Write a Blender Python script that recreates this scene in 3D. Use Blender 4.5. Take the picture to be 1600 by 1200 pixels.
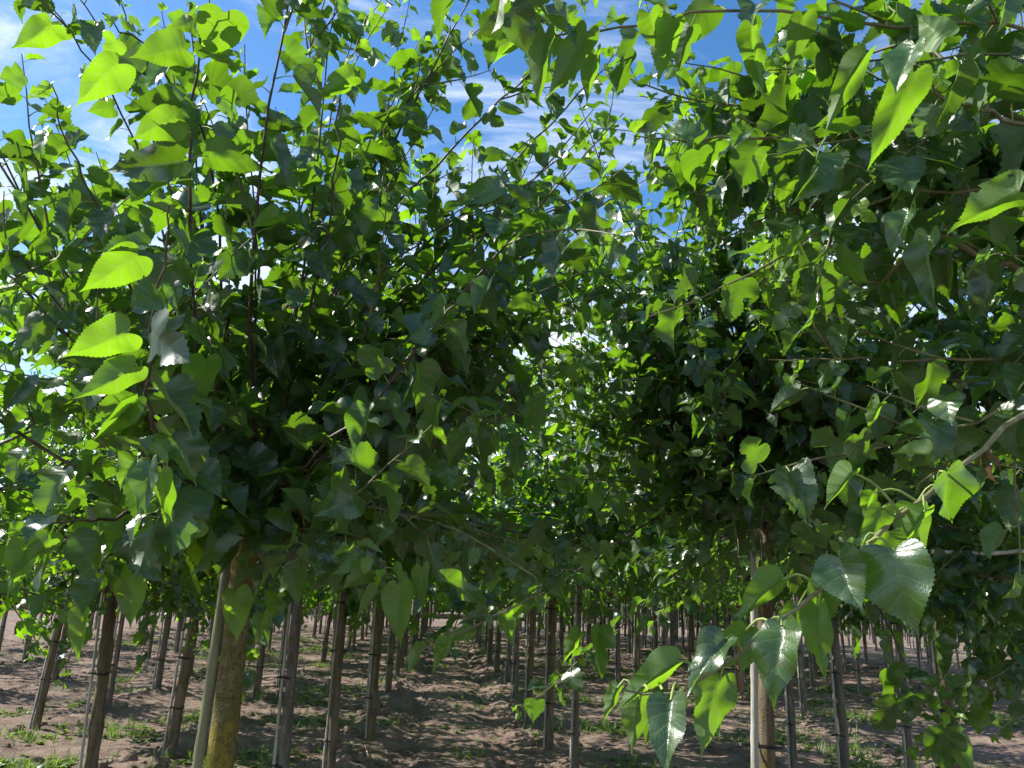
import bpy, math, random
import numpy as np
from mathutils import Matrix, Vector

for o in list(bpy.data.objects): bpy.data.objects.remove(o)
sc = bpy.context.scene
COL = sc.collection
rng = np.random.default_rng(11)
random.seed(11)
rad = math.radians

# ------------------------------------------------------------------ camera
CAM_H = 1.6
F = 1209.0
PITCH, ROLL, YAW = rad(15.2), rad(1.9), rad(4.0)
fw = np.array([math.sin(YAW)*math.cos(PITCH), math.cos(YAW)*math.cos(PITCH), math.sin(PITCH)])
rt0 = np.array([math.cos(YAW), -math.sin(YAW), 0.0]); up0 = np.cross(rt0, fw)
RT = rt0*math.cos(ROLL)+up0*math.sin(ROLL); UP = -rt0*math.sin(ROLL)+up0*math.cos(ROLL)
EYE = np.array([0, 0, CAM_H])
cd = bpy.data.cameras.new('camera'); cam = bpy.data.objects.new('camera', cd); COL.objects.link(cam)
cd.sensor_width = 36; cd.lens = 36*F/1600; cd.clip_end = 2000; cd.clip_start = 0.05
M = Matrix(((RT[0], UP[0], -fw[0], 0), (RT[1], UP[1], -fw[1], 0), (RT[2], UP[2], -fw[2], CAM_H), (0, 0, 0, 1)))
cam.matrix_world = M
sc.camera = cam
def ray(x, y):
    d = fw*F+RT*(x-800)-UP*(y-600)
    return d/np.linalg.norm(d)
def at(x, y, dist): return EYE+ray(x, y)*dist
def atY(x, y, Y):
    d = ray(x, y); return EYE+d*(Y/d[1])

# ------------------------------------------------------------------ sky and sun
SUN_AZ = rad(-74)      # from +Y towards -X
SUN_EL = rad(42)
sdir = np.array([math.sin(SUN_AZ)*math.cos(SUN_EL), math.cos(SUN_AZ)*math.cos(SUN_EL), math.sin(SUN_EL)])
w = bpy.data.worlds.new('World'); sc.world = w; w.use_nodes = True
nt = w.node_tree; N = nt.nodes; L = nt.links
bg = N['Background']; bg.inputs[1].default_value = 0.082
sky = N.new('ShaderNodeTexSky'); sky.sky_type = 'NISHITA'; sky.sun_disc = False
sky.sun_elevation = SUN_EL; sky.sun_rotation = SUN_AZ
sky.air_density = 1.0; sky.dust_density = 0.4; sky.ozone_density = 2.5
tc = N.new('ShaderNodeTexCoord'); sep = N.new('ShaderNodeSeparateXYZ'); L.new(tc.outputs['Generated'], sep.inputs[0])
def math_n(tree, op, a, b=None, clamp=False):
    n = tree.nodes.new('ShaderNodeMath'); n.operation = op; n.use_clamp = clamp
    for i, v in enumerate((a, b)):
        if v is None: continue
        if isinstance(v, (int, float)): n.inputs[i].default_value = v
        else: tree.links.new(v, n.inputs[i])
    return n.outputs[0]
zz = math_n(nt, 'ADD', math_n(nt, 'MAXIMUM', sep.outputs[2], 0.0), 0.12)
cx = math_n(nt, 'DIVIDE', sep.outputs[0], zz); cy = math_n(nt, 'DIVIDE', sep.outputs[1], zz)
cmb = N.new('ShaderNodeCombineXYZ'); L.new(cx, cmb.inputs[0]); L.new(math_n(nt, 'MULTIPLY', cy, 1.5), cmb.inputs[1])
no = N.new('ShaderNodeTexNoise'); no.inputs['Scale'].default_value = 1.5; no.inputs['Detail'].default_value = 9
no.inputs['Roughness'].default_value = 0.66; no.inputs['Distortion'].default_value = 0.9
L.new(cmb.outputs[0], no.inputs['Vector'])
no2 = N.new('ShaderNodeTexNoise'); no2.inputs['Scale'].default_value = 0.45; no2.inputs['Detail'].default_value = 3
L.new(cmb.outputs[0], no2.inputs['Vector'])
low = math_n(nt, 'MULTIPLY', math_n(nt, 'SUBTRACT', 0.62, sep.outputs[2]), 0.42)
s_ = math_n(nt, 'ADD', math_n(nt, 'ADD', no.outputs[0], math_n(nt, 'MULTIPLY', no2.outputs[0], 0.5)), low)
cr = N.new('ShaderNodeMapRange'); cr.inputs[1].default_value = 0.72; cr.inputs[2].default_value = 1.02; cr.interpolation_type = 'SMOOTHSTEP'
L.new(s_, cr.inputs[0])
hs = N.new('ShaderNodeHueSaturation'); hs.inputs['Saturation'].default_value = 1.25; hs.inputs['Value'].default_value = 1.45
L.new(sky.outputs[0], hs.inputs['Color'])
mx = N.new('ShaderNodeMix'); mx.data_type = 'RGBA'
L.new(math_n(nt, 'MULTIPLY', cr.outputs[0], 0.9), mx.inputs[0]); L.new(hs.outputs[0], mx.inputs[6]); mx.inputs[7].default_value = (7.8, 8.5, 9.4, 1)
L.new(mx.outputs[2], bg.inputs[0])
sl = bpy.data.lights.new('sun', 'SUN'); sl.energy = 5.0; sl.angle = rad(0.53); sl.color = (1, 0.955, 0.87)
so = bpy.data.objects.new('sun', sl); COL.objects.link(so)
so.rotation_euler = Vector(sdir).to_track_quat('Z', 'Y').to_euler()
sc.view_settings.view_transform = 'Standard'; sc.view_settings.look = 'None'; sc.view_settings.exposure = 0.92; sc.view_settings.gamma = 1
sc.render.engine = 'CYCLES'
sc.cycles.max_bounces = 8; sc.cycles.transmission_bounces = 6; sc.cycles.diffuse_bounces = 4; sc.cycles.glossy_bounces = 3

# ------------------------------------------------------------------ materials
def newmat(name):
    m = bpy.data.materials.new(name); m.use_nodes = True; t = m.node_tree
    return m, t, t.nodes['Principled BSDF'], t.nodes['Material Output']
def mixc(t, f, a, b):
    n = t.nodes.new('ShaderNodeMix'); n.data_type = 'RGBA'
    for s, v in ((0, f), (6, a), (7, b)):
        if isinstance(v, (int, float)): n.inputs[s].default_value = v
        elif isinstance(v, tuple): n.inputs[s].default_value = v+(1,) if len(v) == 3 else v
        else: t.links.new(v, n.inputs[s])
    return n.outputs[2]
def maprange(t, v, a, b, c=0., d=1., smooth=True):
    n = t.nodes.new('ShaderNodeMapRange'); n.inputs[1].default_value = a; n.inputs[2].default_value = b
    n.inputs[3].default_value = c; n.inputs[4].default_value = d
    if smooth: n.interpolation_type = 'SMOOTHSTEP'
    t.links.new(v, n.inputs[0]); return n.outputs[0]
def noise(t, scale, detail=4, rough=.5, vec=None, dist=0.):
    n = t.nodes.new('ShaderNodeTexNoise'); n.inputs['Scale'].default_value = scale; n.inputs['Detail'].default_value = detail
    n.inputs['Roughness'].default_value = rough; n.inputs['Distortion'].default_value = dist
    if vec is not None: t.links.new(vec, n.inputs['Vector'])
    return n.outputs[0]
def objvec(t, scale=(1, 1, 1), kind='Object'):
    c = t.nodes.new('ShaderNodeTexCoord'); mp = t.nodes.new('ShaderNodeMapping'); mp.inputs['Scale'].default_value = scale
    t.links.new(c.outputs[kind], mp.inputs['Vector']); return mp.outputs[0]
def bump(t, h, strength, dist, bsdf):
    n = t.nodes.new('ShaderNodeBump'); n.inputs['Strength'].default_value = strength; n.inputs['Distance'].default_value = dist
    t.links.new(h, n.inputs['Height']); t.links.new(n.outputs[0], bsdf.inputs['Normal']); return n.outputs[0]

def leaf_material(name, dark, mid, young, trans, veins=True, tfac=0.42):
    m, t, b, out = newmat(name)
    at_ = t.nodes.new('ShaderNodeAttribute'); at_.attribute_name = 'tint'
    sp = t.nodes.new('ShaderNodeSeparateColor'); t.links.new(at_.outputs['Color'], sp.inputs[0])
    base = mixc(t, sp.outputs[0], dark, mid)
    base = mixc(t, sp.outputs[1], base, young)
    geo = t.nodes.new('ShaderNodeNewGeometry')
    base = mixc(t, math_n(t, 'MULTIPLY', geo.outputs['Backfacing'], 0.3), base, (0.08, 0.16, 0.045))
    tr = mixc(t, sp.outputs[1], trans, (0.36, 0.70, 0.012))
    nb = None
    if veins:
        uv = t.nodes.new('ShaderNodeUVMap'); s2 = t.nodes.new('ShaderNodeSeparateXYZ'); t.links.new(uv.outputs[0], s2.inputs[0])
        u = s2.outputs[0]; v = s2.outputs[1]        # u along the margin parameter, v distance from the midrib 0..1
        va = math_n(t, 'ABSOLUTE', math_n(t, 'SUBTRACT', math_n(t, 'MULTIPLY', v, 2.0), 1.0))
        fr = math_n(t, 'FRACT', math_n(t, 'ADD', math_n(t, 'MULTIPLY', u, 8.0), 0.5))
        dv = math_n(t, 'ABSOLUTE', math_n(t, 'SUBTRACT', fr, 0.5))          # 0 on a side vein
        side = maprange(t, dv, 0.02, 0.075, 1, 0)
        side = math_n(t, 'MULTIPLY', side, maprange(t, va, 0.75, 1.0, 1, 0.2))
        midv = maprange(t, va, 0.015, 0.04, .8, 0)
        vein = math_n(t, 'MAXIMUM', side, midv)
        base = mixc(t, math_n(t, 'MULTIPLY', vein, 0.28), base, (0.20, 0.30, 0.10))
        tr = mixc(t, math_n(t, 'MULTIPLY', vein, 0.35), tr, (0.5, 0.6, 0.16))
        fine = noise(t, 130, 2, .5, objvec(t))
        bl = noise(t, 34, 3, .6, objvec(t))
        base = mixc(t, maprange(t, bl, .35, .75, 0, .35), base, (0.055, 0.10, 0.02))
        vo = t.nodes.new('ShaderNodeTexVoronoi'); vo.feature = 'DISTANCE_TO_EDGE'; vo.inputs['Scale'].default_value = 210; t.links.new(objvec(t), vo.inputs['Vector'])
        ret = maprange(t, vo.outputs['Distance'], 0.0, 0.16, 1, 0)
        base = mixc(t, math_n(t, 'MULTIPLY', ret, 0.16), base, (0.16, 0.25, 0.08)); tr = mixc(t, math_n(t, 'MULTIPLY', ret, 0.18), tr, (0.45, 0.6, 0.1))
        spot = maprange(t, noise(t, 75, 3, .6, objvec(t)), .70, .74)
        base = mixc(t, math_n(t, 'MULTIPLY', spot, 0.7), base, (0.16, 0.10, 0.03)); tr = mixc(t, math_n(t, 'MULTIPLY', spot, 0.7), tr, (0.25, 0.14, 0.02))
        fine = math_n(t, 'SUBTRACT', fine, math_n(t, 'MULTIPLY', ret, 0.5))
        h = math_n(t, 'ADD', math_n(t, 'MULTIPLY', maprange(t, dv, 0, 0.4), 1.0), math_n(t, 'MULTIPLY', fine, 0.5))
        nb = bump(t, h, 0.4, 0.0010, b)
    rg = maprange(t, geo.outputs['Backfacing'], 0, 1, 0.33, 0.6)
    t.links.new(rg, b.inputs['Roughness'])
    t.links.new(base, b.inputs['Base Color']); b.inputs['Specular IOR Level'].default_value = 0.75
    tl = t.nodes.new('ShaderNodeBsdfTranslucent'); t.links.new(tr, tl.inputs['Color'])
    if nb: t.links.new(nb, tl.inputs['Normal'])
    ms = t.nodes.new('ShaderNodeMixShader'); t.links.new(math_n(t, 'ADD', math_n(t, 'ADD', math_n(t, 'MULTIPLY', sp.outputs[0], tfac*.55), tfac*.32), math_n(t, 'MULTIPLY', sp.outputs[1], .28)), ms.inputs[0])
    t.links.new(b.outputs[0], ms.inputs[1]); t.links.new(tl.outputs[0], ms.inputs[2]); t.links.new(ms.outputs[0], out.inputs[0])
    return m
LEAF = leaf_material('mulberry leaf', (0.008, 0.028, 0.017), (0.018, 0.052, 0.022), (0.11, 0.21, 0.015), (0.30, 0.68, 0.004), tfac=0.36)
LEAF_FAR = leaf_material('far leaf', (0.010, 0.034, 0.015), (0.021, 0.062, 0.017), (0.15, 0.22, 0.02), (0.33, 0.70, 0.008), veins=False, tfac=0.52)
WEED = leaf_material('weed leaf', (0.05, 0.10, 0.025), (0.09, 0.16, 0.04), (0.22, 0.24, 0.07), (0.25, 0.4, 0.05), veins=False, tfac=0.35)
DEAD = leaf_material('dead leaf', (0.11, 0.04, 0.02), (0.17, 0.07, 0.035), (0.3, 0.15, 0.07), (0.3, 0.12, 0.04), veins=False, tfac=0.3)

def bark_material(name, base, base2, lichen, amount):
    m, t, b, out = newmat(name)
    oi = t.nodes.new('ShaderNodeObjectInfo'); v0 = objvec(t)
    va_ = t.nodes.new('ShaderNodeVectorMath'); va_.operation = 'ADD'; t.links.new(v0, va_.inputs[0])
    cb = t.nodes.new('ShaderNodeCombineXYZ'); rr_ = math_n(t, 'MULTIPLY', oi.outputs['Random'], 40.0)
    for i_ in range(3): t.links.new(rr_, cb.inputs[i_])
    t.links.new(cb.outputs[0], va_.inputs[1]); v = va_.outputs[0]
    mp_ = t.nodes.new('ShaderNodeMapping'); mp_.inputs['Scale'].default_value = (1, 1, .18); t.links.new(v, mp_.inputs['Vector']); vs = mp_.outputs[0]
    c = mixc(t, maprange(t, noise(t, 26, 5, .6, vs), .35, .65), base, base2)
    c = mixc(t, maprange(t, noise(t, 120, 3, .6, v), .55, .7, 0, .5), c, tuple(x*.35 for x in base))
    li = math_n(t, 'ADD', math_n(t, 'ADD', math_n(t, 'MULTIPLY', noise(t, 9, 4, .6, v), .5), math_n(t, 'MULTIPLY', noise(t, 55, 5, .75, v), .55)), math_n(t, 'MULTIPLY', noise(t, 210, 3, .7, v), .3))
    lm = maprange(t, li, .80-amount, .88-amount)
    c = mixc(t, lm, c, lichen)
    mp2 = t.nodes.new('ShaderNodeMapping'); mp2.inputs['Scale'].default_value = (.8, .8, 9); t.links.new(v, mp2.inputs['Vector'])
    scar = maprange(t, noise(t, 3.2, 3, .6, mp2.outputs[0]), .62, .70, 0, .55)
    c = mixc(t, scar, c, tuple(x*.4 for x in base))
    t.links.new(c, b.inputs['Base Color']); b.inputs['Roughness'].default_value = .9; b.inputs['Specular IOR Level'].default_value = .2
    h = math_n(t, 'ADD', noise(t, 160, 4, .65, v), math_n(t, 'MULTIPLY', noise(t, 40, 4, .6, vs), 1.3))
    h = math_n(t, 'ADD', h, math_n(t, 'MULTIPLY', lm, .5))
    bump(t, h, 1.0, .011, b)
    return m
BARK_A = bark_material('lichen bark', (0.18, 0.16, 0.075), (0.27, 0.235, 0.12), (0.26, 0.22, 0.045), .175)
BARK = bark_material('grey brown bark', (0.12, 0.095, 0.065), (0.23, 0.19, 0.13), (0.28, 0.24, 0.06), .085)
BARK_GREY = bark_material('smooth grey bark', (0.13, 0.115, 0.095), (0.23, 0.205, 0.17), (0.25, 0.24, 0.08), .07)
BARK_RED = bark_material('reddish bark', (0.22, 0.13, 0.08), (0.33, 0.2, 0.13), (0.3, 0.2, 0.1), .0)
def twig_material(name, c1, c2):
    m, t, b, out = newmat(name)
    t.links.new(mixc(t, maprange(t, noise(t, 30, 3, .6, objvec(t)), .4, .65), c1, c2), b.inputs['Base Color'])
    b.inputs['Roughness'].default_value = .6
    return m
TWIG = twig_material('twig bark', (0.055, 0.040, 0.030), (0.11, 0.085, 0.06))
SHOOT = twig_material('green shoot', (0.13, 0.12, 0.055), (0.20, 0.20, 0.09))
PETIOLE = twig_material('petiole', (0.17, 0.25, 0.05), (0.26, 0.33, 0.09))
def cane_material(name, c1, c2, lich=0.0):
    m, t, b, out = newmat(name)
    c = mixc(t, maprange(t, noise(t, 18, 4, .6, objvec(t, (3, 3, .3))), .35, .65), c1, c2)
    c = mixc(t, maprange(t, noise(t, 40, 5, .7, objvec(t)), .62-lich, .72-lich, 0, .7), c, (0.15, 0.14, 0.045) if lich else (0.1, 0.095, 0.085))
    t.links.new(c, b.inputs['Base Color']); b.inputs['Roughness'].default_value = .55
    bump(t, noise(t, 90, 3, .6, objvec(t, (2, 2, .2))), .4, .002, b)
    return m
CANE = cane_material('weathered bamboo', (0.24, 0.23, 0.20), (0.40, 0.38, 0.34))
CANE_A = cane_material('lichen bamboo', (0.10, 0.11, 0.055), (0.17, 0.175, 0.09), .12)
RAIL = cane_material('pale bamboo rail', (0.62, 0.60, 0.54), (0.78, 0.76, 0.70))
m, t, b, out = newmat('black tie'); b.inputs['Base Color'].default_value = (.012, .012, .012, 1); b.inputs['Roughness'].default_value = .4; TIE = m
m, t, b, out = newmat('straw'); t.links.new(mixc(t, noise(t, 9, 2), (.25, .2, .13), (.45, .38, .27)), b.inputs['Base Color']); b.inputs['Roughness'].default_value = .8; STRAW = m

def soil_material(name, grassy):
    m, t, b, out = newmat(name)
    v = objvec(t)
    c = mixc(t, maprange(t, noise(t, 2.2, 6, .65, v), .35, .65), (0.18, 0.130, 0.104), (0.34, 0.25, 0.20))
    c = mixc(t, maprange(t, noise(t, 28, 5, .7, v), .5, .72, 0, .75), c, (0.36, 0.265, 0.215))
    c = mixc(t, maprange(t, noise(t, 90, 3, .7, v), .30, .5, .6, 0), c, (0.06, 0.042, 0.034))
    if grassy:
        g = maprange(t, math_n(t, 'ADD', noise(t, 1.1, 4, .6, v), math_n(t, 'MULTIPLY', noise(t, 30, 4, .7, v), .5)), .80, .95)
        c = mixc(t, math_n(t, 'MULTIPLY', g, .55), c, (0.07, 0.10, 0.03))
    t.links.new(c, b.inputs['Base Color']); b.inputs['Roughness'].default_value = .95; b.inputs['Specular IOR Level'].default_value = .15
    h = math_n(t, 'ADD', noise(t, 45, 6, .75, v), math_n(t, 'MULTIPLY', noise(t, 14, 4, .6, v), 1.5))
    bump(t, h, 1.0, .03, b)
    return m
SOIL = soil_material('reddish soil', True)
CLOD = soil_material('soil clod', False)

# ------------------------------------------------------------------ mesh helpers
class Buf:
    def __init__(s): s.v = []; s.f = {}; s.n = 0; s.uv = {}; s.t = []; s.mi = {}
    def add(s, verts, faces, uv=None, tint=None, mat=0):
        verts = np.asarray(verts, float); faces = np.asarray(faces)
        k = faces.shape[1]
        s.v.append(verts); s.f.setdefault(k, []).append(faces+s.n)
        s.uv.setdefault(k, []).append(uv if uv is not None else np.zeros((faces.size, 2)))
        s.mi.setdefault(k, []).append(np.full(len(faces), mat, np.int32))
        s.t.append(tint if tint is not None else np.zeros((len(verts), 2)))
        s.n += len(verts)
    def mesh(s, name, mats, smooth=True, tint=True):
        me = bpy.data.meshes.new(name)
        v = np.concatenate(s.v); me.vertices.add(len(v)); me.vertices.foreach_set('co', v.ravel().astype(np.float32))
        li, st, uv, mi = [], [], [], []; pos = 0
        for k in s.f:
            f = np.concatenate(s.f[k]); li.append(f.ravel()); st.append(pos+np.arange(len(f))*k); pos += f.size
            uv.append(np.concatenate(s.uv[k])); mi.append(np.concatenate(s.mi[k]))
        li = np.concatenate(li).astype(np.int32); st = np.concatenate(st).astype(np.int32)
        me.loops.add(len(li)); me.loops.foreach_set('vertex_index', li)
        me.polygons.add(len(st)); me.polygons.foreach_set('loop_start', st)
        me.polygons.foreach_set('material_index', np.concatenate(mi))
        me.polygons.foreach_set('use_smooth', np.full(len(st), smooth))
        u = me.uv_layers.new(name='UVMap'); u.data.foreach_set('uv', np.concatenate(uv).ravel().astype(np.float32))
        if tint:
            a = me.color_attributes.new('tint', 'FLOAT_COLOR', 'POINT')
            tt = np.concatenate(s.t); c = np.ones((len(tt), 4), np.float32); c[:, :2] = tt; c[:, 2] = 0
            a.data.foreach_set('color', c.ravel())
        me.update(calc_edges=True); me.validate()
        for mm in mats: me.materials.append(mm)
        return me
def link(name, me, parent=None, loc=None):
    o = bpy.data.objects.new(name, me); COL.objects.link(o)
    if parent: o.parent = parent
    if loc is not None: o.location = loc
    return o
def tag(o, label=None, cat=None, group=None, kind=None):
    if label: o['label'] = label
    if cat: o['category'] = cat
    if group: o['group'] = group
    if kind: o['kind'] = kind
    return o
def nrm(a): return a/(np.linalg.norm(a, axis=-1, keepdims=True)+1e-9)

def tube(buf, pts, radii, sides=6, mat=0, caps=True):
    P = np.asarray(pts, float); n = len(P); R = np.broadcast_to(np.asarray(radii, float), (n,))
    T = np.gradient(P, axis=0); T = nrm(T)
    ref = np.array([0, 0, 1.]) if abs(T[0][2]) < .8 else np.array([1., 0, 0])
    A = nrm(np.cross(T, ref)); B = np.cross(T, A)
    th = np.arange(sides)*2*math.pi/sides
    V = P[:, None]+R[:, None, None]*(np.cos(th)[None, :, None]*A[:, None]+np.sin(th)[None, :, None]*B[:, None])
    i = np.arange(n-1)[:, None]; j = np.arange(sides)[None]; j2 = (j+1) % sides
    f = np.stack([i*sides+j, i*sides+j2, (i+1)*sides+j2, (i+1)*sides+j], -1).reshape(-1, 4)
    buf.add(V.reshape(-1, 3), f, mat=mat)
    if caps:
        for e, q in ((0, 0), (n-1, 1)):
            ring = V[e]; c = ring.mean(0)
            vv = np.vstack([ring, c]); k = np.arange(sides); k2 = (k+1) % sides
            ff = np.stack([k, k2, np.full(sides, sides)], 1)
            if q == 0: ff = ff[:, ::-1]
            buf.add(vv, ff, mat=mat)
def spline(pts, n):
    P = np.asarray(pts, float)
    if len(P) < 3:
        s = np.linspace(0, 1, n)[:, None]; return P[0]*(1-s)+P[-1]*s
    Q = np.vstack([2*P[0]-P[1], P, 2*P[-1]-P[-2]])
    t = np.linspace(0, len(P)-1-1e-6, n); k = t.astype(int); u = (t-k)[:, None]
    a, b_, c, d = Q[k], Q[k+1], Q[k+2], Q[k+3]
    return .5*((2*b_)+(-a+c)*u+(2*a-5*b_+4*c-d)*u**2+(-a+3*b_-3*c+d)*u**3)

# ---- leaves
OUT_OV = [(0, .0), (.13, -.085), (.27, -.09), (.385, .0), (.44, .14), (.435, .30), (.38, .47), (.27, .63), (.14, .78), (.045, .90), (0, 1.04)]
OUT_NARROW = [(x*.78, y) for x, y in OUT_OV]
OUT_LOBE = [(0, .0), (.12, -.09), (.28, -.09), (.42, .02), (.47, .17), (.40, .30), (.20, .36), (.27, .50), (.29, .62), (.18, .80), (.07, .92), (0, 1)]
OUT_LOBE2 = [(0, .0), (.12, -.08), (.26, -.08), (.40, .02), (.45, .15), (.38, .27), (.30, .33), (.38, .45), (.35, .60), (.2, .79), (.07, .92), (0, 1)]
def leaf_template(outline, ns, nc, serr, fold, curl, twist, ripple, side_bend, seed, cup=0., asym=0.):
    r = np.random.default_rng(seed)
    E = spline([(x, y, 0) for x, y in outline], ns); s = np.linspace(0, 1, ns)
    E[0, :2] = 0, 0; E[-1, :2] = 0, 1
    ymid = np.clip((s-.28)/.72, 0, 1)**1.6
    cols = np.linspace(-1, 1, 2*nc+1)
    V = np.zeros((ns, 2*nc+1, 3)); 
    for k, c in enumerate(cols):
        a = abs(c)
        Ee = E.copy()
        if serr and a == 1:
            tooth = np.where(np.arange(ns) % 2 == 1, 1., -.25)*serr*np.sin(np.pi*np.clip(s, .04, .97))**.4
            nr = nrm(np.stack([E[:, 0], (E[:, 1]-.3)], 1)+np.array([0, -.25]))
            Ee[:, 0] += nr[:, 0]*tooth*np.where(s > .02, 1, 0); Ee[:, 1] += (nr[:, 1]+.35)*tooth
            Ee[-1, :2] = 0, 1.03
        V[:, k, 0] = np.sign(c)*Ee[:, 0]*a*(1+asym*np.sign(c)); V[:, k, 1] = ymid*(1-a)+Ee[:, 1]*a
    x, y = V[..., 0].copy(), V[..., 1].copy()
    ax = np.abs(x)
    ph = r.uniform(0, 6, 4)
    fs = fold
    z = ax*math.sin(fs); x = x*math.cos(fs)
    z = z+ripple*ax*2.2*np.sin(y*11+ph[0]+np.sign(x)*ph[1])+ripple*.5*np.sin(y*5+x*7+ph[2])
    z -= cup*(ax*2)**2*.25
    # twist
    tw = twist*(y-.2); x, z = x*np.cos(tw)-z*np.sin(tw), x*np.sin(tw)+z*np.cos(tw)
    # curl along length: bend about x
    if abs(curl) > 1e-3:
        th = curl*y; Rr = 1/curl
        y2 = np.sin(th)*(Rr+z); z2 = -(Rr-np.cos(th)*(Rr+z)) if True else z
        y, z = y2, z2
    x = x+side_bend*y**2
    V = np.stack([x, y, z], -1).reshape(-1, 3)
    nk = 2*nc+1
    i = np.arange(ns-1)[:, None]; j = np.arange(nk-1)[None]
    f = np.stack([i*nk+j, i*nk+j+1, (i+1)*nk+j+1, (i+1)*nk+j], -1).reshape(-1, 4)
    if ns > 30 and seed % 3 == 0:      # insect holes and a torn margin
        keep = np.ones(len(f), bool); w_ = nk-1
        for q in range(r.integers(1, 4)):
            a0 = r.integers(int(ns*.3), int(ns*.85)); c0_ = r.choice([0, w_-1, r.integers(1, w_-1)])
            for da in range(r.integers(1, 3 if ns < 50 else 4)): keep[min((a0+da), ns-2)*w_+c0_] = False
        f = f[keep]
    UVv = np.stack([np.repeat(s, nk), np.tile((cols+1)/2, ns)], 1)
    return V, f, UVv[f.ravel()]
def leaf_set(ns, nc, serr, n, seed):
    r = np.random.default_rng(seed); T = []
    for k in range(n):
        o = (OUT_OV, OUT_OV, OUT_NARROW, OUT_OV, OUT_LOBE, OUT_OV, OUT_LOBE2, OUT_NARROW)[k % 8]
        T.append(leaf_template(o, ns, nc, serr, r.uniform(.08, 1.0) if ns < 50 else r.uniform(.1, .6), r.uniform(-.2, 1.1) if ns < 50 else r.uniform(0, .7), r.normal(0, .45 if ns < 50 else .25), r.uniform(.03, .12 if ns < 50 else .08), r.normal(0, .12), seed*100+k, r.uniform(-.2, .5), r.normal(0, .06)))
    return T
LOD = {'h': leaf_set(62, 6, .018, 24, 9), 0: leaf_set(38, 4, .028, 24, 1), 1: leaf_set(19, 2, .02, 20, 2), 2: leaf_set(7, 1, 0, 10, 3), 3: leaf_set(4, 1, 0, 8, 4)}
class Leaves:
    """collects leaf frames, then writes them vectorised into one buffer"""
    def __init__(s): s.p = []; s.d = []; s.n = []; s.l = []; s.w = []; s.a = []; s.c = []
    def add(s, p, d, n, l, w=1., age_glow=0., c=-1): s.c.append(c); s.p.append(p); s.d.append(d); s.n.append(n); s.l.append(l); s.w.append(w); s.a.append(age_glow)
    def write(s, buf, lod, r, mat=0):
        if not s.p: return
        P = np.array(s.p, float); D = nrm(np.array(s.d, float)); Nn = np.array(s.n, float)
        X = nrm(np.cross(D, Nn)); Z = np.cross(X, D); l = np.array(s.l)[:, None]; W = np.array(s.w)[:, None]; A = np.array(s.a)
        T = LOD[lod]; ch = r.integers(0, len(T), len(P)); C = np.array(s.c); ch = np.where(C >= 0, C, ch); rd = r.uniform(0, 1, len(P))
        for k in range(len(T)):
            m = ch == k
            if not m.any(): continue
            V, f, uv = T[k]; n = int(m.sum()); nv = len(V)
            G = (V[None, :, 0:1]*(X[m]*l[m]*W[m])[:, None]+V[None, :, 1:2]*(D[m]*l[m])[:, None]+V[None, :, 2:3]*(Z[m]*l[m])[:, None]+P[m][:, None])
            ff = (f[None]+(np.arange(n)*nv)[:, None, None]).reshape(-1, 4)
            tint = np.repeat(np.stack([rd[m], A[m]], 1), nv, 0)
            buf.add(G.reshape(-1, 3), ff, np.tile(uv, (n, 1)), tint, mat)

def shoot_leaves(P, size, spacing, LV, r, pet=None, droop=.55, start=.12, tipyoung=True, psides=4, jitter=.55, upbias=1.0):
    """leaves set alternately along the polyline P"""
    seg = np.linalg.norm(np.diff(P, axis=0), axis=1); cum = np.r_[0, np.cumsum(seg)]; Ltot = cum[-1]
    s = start*Ltot; ang = r.uniform(0, 6.28)
    while s < Ltot:
        k = min(np.searchsorted(cum, s)-1, len(P)-2); k = max(k, 0)
        q = (s-cum[k])/max(seg[k], 1e-6); p = P[k]*(1-q)+P[k+1]*q; T = nrm(P[k+1]-P[k])
        ang += 2.4+r.normal(0, .4)
        a = nrm(np.cross(T, np.array([.13, .21, 1.]))); b = np.cross(T, a)
        o = math.cos(ang)*a+math.sin(ang)*b
        # outward direction, leaves avoid pointing straight down their own stem
        rel = s/Ltot
        sz = size*(1.0 if rel < .75 else 1-.75*(rel-.75)/.25*.9)*r.uniform(.72, 1.18)
        age_glow = 0.
        if tipyoung: age_glow = float(np.clip((rel-.86)/.14, 0, 1))*.9
        if r.random() < .012: age_glow = max(age_glow, r.uniform(.6, 1.0))
        pl = sz*r.uniform(.22, .42)
        dr = nrm(o+T*.45+np.array([0, 0, .15]))
        p1 = p+dr*pl*.55; dr2 = nrm(dr+np.array([0, 0, -droop*.5])); p2 = p1+dr2*pl*.45
        if pet is not None and sz > .035:
            tube(pet, [p, p1, p2], [sz*.017, sz*.013, sz*.011], psides, mat=1, caps=False)
        d = nrm(dr2+np.array([0, 0, -droop])+r.normal(0, jitter*.6, 3))
        n = np.array([0, 0, upbias])+dr2*.55+r.normal(0, jitter, 3)
        LV.add(p2, d, n, sz, r.uniform(.85, 1.12), age_glow)
        s += spacing*r.uniform(.7, 1.3)*(1 if rel < .85 else .6)

def grow(p0, d0, length, r, n=9, up=.0, wob=.07):
    P = [np.array(p0, float)]; d = nrm(np.array(d0, float)); st = length/(n-1)
    for i in range(n-1):
        d = nrm(d+np.array([0, 0, up])+r.normal(0, wob, 3)); P.append(P[-1]+d*st)
    return np.array(P)

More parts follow.
